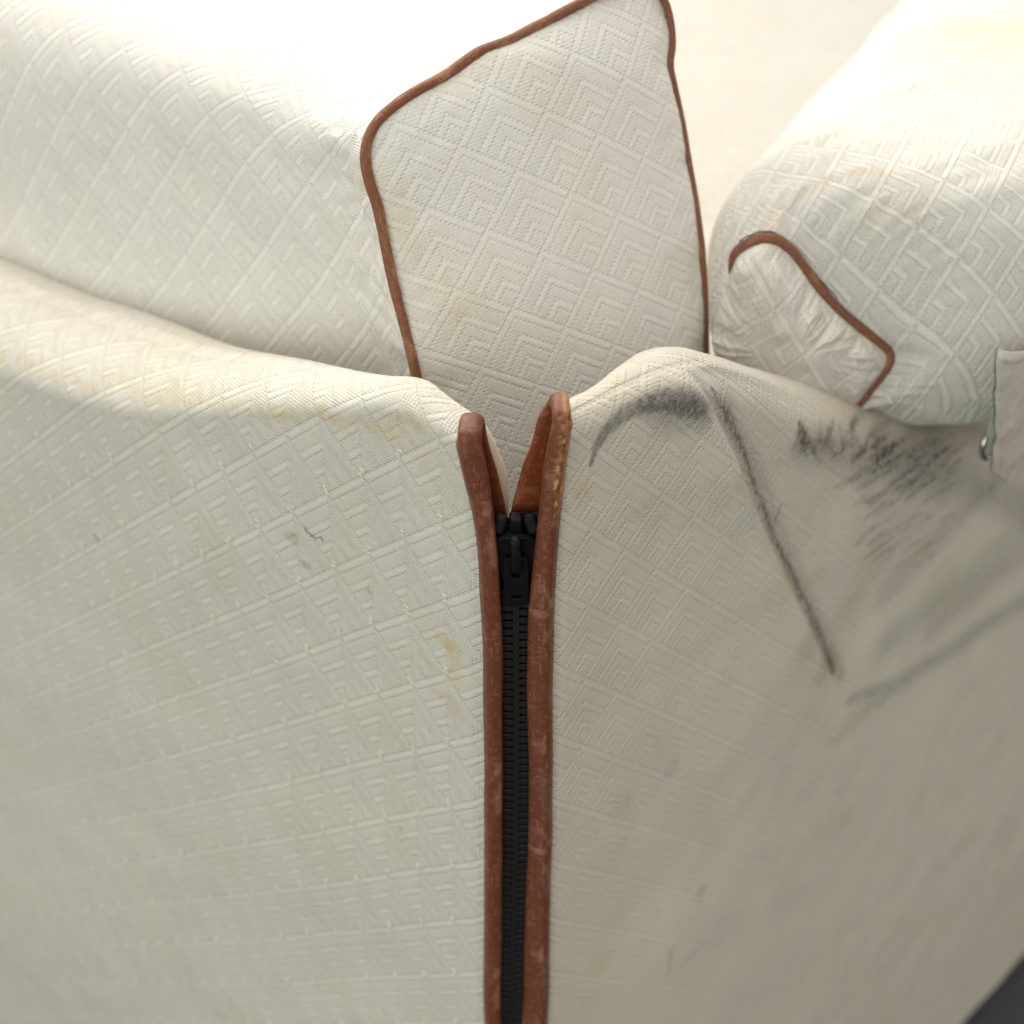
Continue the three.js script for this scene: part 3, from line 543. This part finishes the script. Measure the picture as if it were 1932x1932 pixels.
  clothB.stroke([[1455, 392], [1500, 356], [1560, 336], [1620, 332], [1668, 340]].map(([x, y]) => [...onPillow(x, y, 0.046), 0.0022]), [0.92, 0.82, 0.66], 0.5, 1.0, 0.5);
  part('pillow_cover', sheet(260, NR, (a, b) => {
    const j = Math.round(b * NR), s = 0.6 * Math.pow(a, 1.8), p = section(s, j);
    const out = p.clone().sub(O.clone().addScaledVector(ax, s)).normalize();
    p.addScaledVector(out, (fbm(s * 30 + 4, Math.cos(ang[j]) * 3 + 9, 3) - 0.5) * 0.005 * smooth(0, 0.02, s) + 0.0011 * Math.sin(ang[j] * 34 + 7 * fbm(s * 60, Math.cos(ang[j]) * 5 + 40, 2)) * smooth(0, 0.004, s) * (1 - smooth(0.006, 0.018, s)));
    return [p.x, p.y, p.z, ...flat(p)];
  }, true), quiltMaterial(clothB.texture(), [0.5, 0.5], [-0.12, -0.12], -1.35, 0.0014, { wide: 0.85, tall: 0.85 }), armCushion);
  const clothE = new Cloth(512, 512, -0.06, 0.08, -0.08, 0.06, [0.79, 0.755, 0.68], 0.08);
  part('pillow_end', sheet(60, NR, (a, b) => {
    const j = Math.round(b * NR), p = cen.clone().lerp(P0[j], 1 - a), r = 1 - a;
    p.addScaledVector(endN, 0.016 * Math.sqrt(Math.max(0, 1 - r ** 2.4)) + (fbm(p.x * 90, p.y * 90, 2) - 0.5) * 0.004 * smooth(0, 0.2, a) + (fbm(ang[j] * 7 + 30, r * 2.2, 3) - 0.5) * 0.009 * smooth(0.35, 0.85, r) * (1 - smooth(0.93, 1, r)));
    const d = p.clone().sub(cen); return [p.x, p.y, p.z, d.x, d.y];
  }), quiltMaterial(clothE.texture(), [0.14, 0.14], [-0.06, -0.08], 1.4, 0.0013), armCushion);
  const shown = P0.map((p, j) => [p, j]).filter(([p, j]) => j % 4 === 0), start = shown.findIndex(([p]) => p.y > end(1352, 566).y && p.clone().sub(O).dot(pp) < -0.01);
  const bury = (p, k) => p.clone().lerp(cen, 0.14 * (1 - smooth(0, 7, k))).addScaledVector(endN, 0.001 - 0.003 * (1 - smooth(0, 7, k)));
  part('piping', tube(shown.slice(start, shown.length - 14).map(([p], k) => bury(p, k)), 0.0023, 460, 14, false, 0.14), pipeMatB, armCushion);
  part('seam_thread', tube(shown.slice(start + 8, shown.length - 20).map(([p], k) => p.clone().addScaledVector(endN, 0.0004).addScaledVector(p.clone().sub(cen).normalize(), 0.0026 + 0.0003 * (k % 2))), 0.00024, 600, 6), sewing, armCushion);
}

// ---------------------------------------------------------------- strap with a ring at the right
{
  const strap = thing('fabric_strap', 'beige canvas strap end with a hemmed edge hanging beside the pillow above a metal ring', 'strap', [0.25, -0.05, -0.19]);
  const canvas = new Cloth(384, 384, -0.05, 0.05, -0.05, 0.05, [0.60, 0.56, 0.50], 0.1);
  const weave = dataTex(64, 64, (x, y) => { const h = 0.5 + 0.5 * Math.sin(x * Math.PI * 16) * Math.sin(y * Math.PI * 16); return [h, h, h]; }); weave.repeat.set(1 / 0.008, 1 / 0.008);
  const map = canvas.texture(); map.repeat.set(10, 10); map.offset.set(0.5, 0.5);
  const cm = new THREE.MeshPhysicalMaterial({ map, roughness: 0.95, bumpMap: weave, bumpScale: 0.0005, sheen: 0.2 });
  const grey = new THREE.MeshStandardMaterial({ color: new THREE.Color().setRGB(0.40, 0.40, 0.35), roughness: 0.9, bumpMap: weave, bumpScale: 0.0004 });
  const slab = (pts, t, depth, bevel) => {                       // an outline on a plane beside the right panel, given thickness
    const o = cR.clone().addScaledVector(nR, t), P = pts.map(([x, y]) => { const d = onPlane(x, y, o, nR); return new THREE.Vector2(d.clone().sub(o).dot(uR) - 0.33, d.y); });
    const g = new THREE.ExtrudeGeometry(new THREE.Shape(P), { depth, bevelEnabled: true, bevelSize: bevel, bevelThickness: bevel, bevelSegments: 3 });
    const m = new THREE.Matrix4().makeBasis(uR, V(0, 1, 0), nR).setPosition(o.clone().addScaledVector(uR, 0.33));
    return g.applyMatrix4(m);
  };
  const o = cR.clone().addScaledVector(nR, 0.040);
  const lft = curve1([[655, 1881], [675, 1872], [710, 1868], [770, 1866], [830, 1867], [880, 1868], [908, 1880]]), low = (x) => x < 1888 ? lerp(890, 914, (x - 1866) / 22) : 914 - (x - 1888) * 0.8;
  const clothSheet = (lift, flip) => sheet(60, 90, (a, b) => {
    const x0 = lerp(1867, 2080, Math.pow(a, 1.3)), y0 = lerp(656 + 4 * Math.sin(a * 9), Math.max(660, low(x0)), b), x = x0 + (lft(y0) - 1867) * (1 - a);
    const p = onPlane(x, y0, o, nR), edge = Math.min(1, a * 14, b * 16);
    p.addScaledVector(nR, (lift > 0 ? lift * (0.4 + 0.6 * Math.sqrt(edge)) : 0) + (fbm(p.x * 160, p.y * 160, 3) - 0.5) * 0.0022 + 0.002 * Math.sin(b * 3.2) + (lift > 0 ? 0.0007 * (smooth(0.02, 0.05, a) - smooth(0.05, 0.09, a) * 1.0 + (1 - smooth(0.05, 0.1, b))) : 0));
    return [p.x, p.y, p.z, p.x * 1.4, p.y];
  }, flip);
  part('flap', mergeGeometries([clothSheet(0.0018, false), clothSheet(0, true)]), cm, strap);
  stitches([[1894, 690], [1893, 740], [1892, 800], [1893, 850], [1896, 885]].map(([x, y]) => onPlane(x, y, o.clone().addScaledVector(nR, 0.0032), nR).sub(strap.position)), 26, strap);
  part('backing', slab([[1876, 772], [1900, 768], [1900, 872], [1876, 862], [1866, 845], [1864, 820]], 0.030, 0.002, 0.0008), grey, strap);
  const rc = onPlane(1872, 832, cR.clone().addScaledVector(nR, 0.021), nR);
  const rg = new THREE.TorusGeometry(0.0072, 0.00125, 14, 60); rg.applyMatrix4(new THREE.Matrix4().makeBasis(uR, V(0, 1, 0), nR).setPosition(rc));
  part('ring', rg, new THREE.MeshStandardMaterial({ color: new THREE.Color().setRGB(0.55, 0.55, 0.56), metalness: 1, roughness: 0.2 }), strap);
}

// ---------------------------------------------------------------- seat behind, floor
{
  const weave = dataTex(256, 256, (x, y) => { const h = 0.5 + 0.3 * Math.sin(x * Math.PI * 2 * 32) * Math.sin(y * Math.PI * 2 * 32) + 0.5 * (hash(Math.floor(x * 64), Math.floor(y * 64)) - 0.5); return [h, h, h]; });
  weave.repeat.set(1 / 0.06, 1 / 0.06);
  const clothS = new Cloth(512, 512, -0.6, 1.4, 0, 1.6, [0.54, 0.525, 0.475], 0.05);
  const map = clothS.texture(); map.repeat.set(1 / 2.0, 1 / 1.6); map.offset.set(0.3, 0);
  const m = new THREE.MeshStandardMaterial({ map, roughness: 0.9, bumpMap: weave, bumpScale: 0.0009 });
  const seat = thing('seat_cushion', 'smooth cream seat cushion blurred behind the pillow and the back cushion', 'seat cushion', [0.3, -0.26, -0.9]);
  part('seat_cover', sheet(120, 140, (a, b) => {
    const x = lerp(-0.6, 1.4, a), z = lerp(Math.min(0.781 * x - 0.11, -0.966 * x - 0.11), -1.75, b);
    const e = Math.min(1, Math.min(b, 1 - b) / 0.05);
    return [x, -0.105 - 0.14 * (1 - Math.sqrt(1 - (1 - e) ** 2)) + 0.012 * Math.sin(a * 3.14) + (fbm(x * 5, z * 5, 3) - 0.5) * 0.012, z, x, b * 1.6];
  }), m, seat);
}
{
  const fl = dataTex(512, 512, (x, y) => { const n = fbm(x * 40, y * 40, 4), f = hash(Math.floor(x * 512), Math.floor(y * 512)), k = 0.8 + 0.3 * n + 0.35 * (f - 0.5); return toS([0.062 * k, 0.064 * k, 0.068 * k]); }, true);
  fl.repeat.set(1 / 0.3, 1 / 0.3);
  const g = part('floor', sheet(40, 40, (a, b) => [lerp(-3, 3, a), FLOOR, lerp(3, -3, b), a * 6, b * 6]), new THREE.MeshStandardMaterial({ map: fl, roughness: 0.95, bumpMap: fl, bumpScale: 0.003 }), null);
  g.userData = { kind: 'structure' };
}

renderer.render(scene, camera);
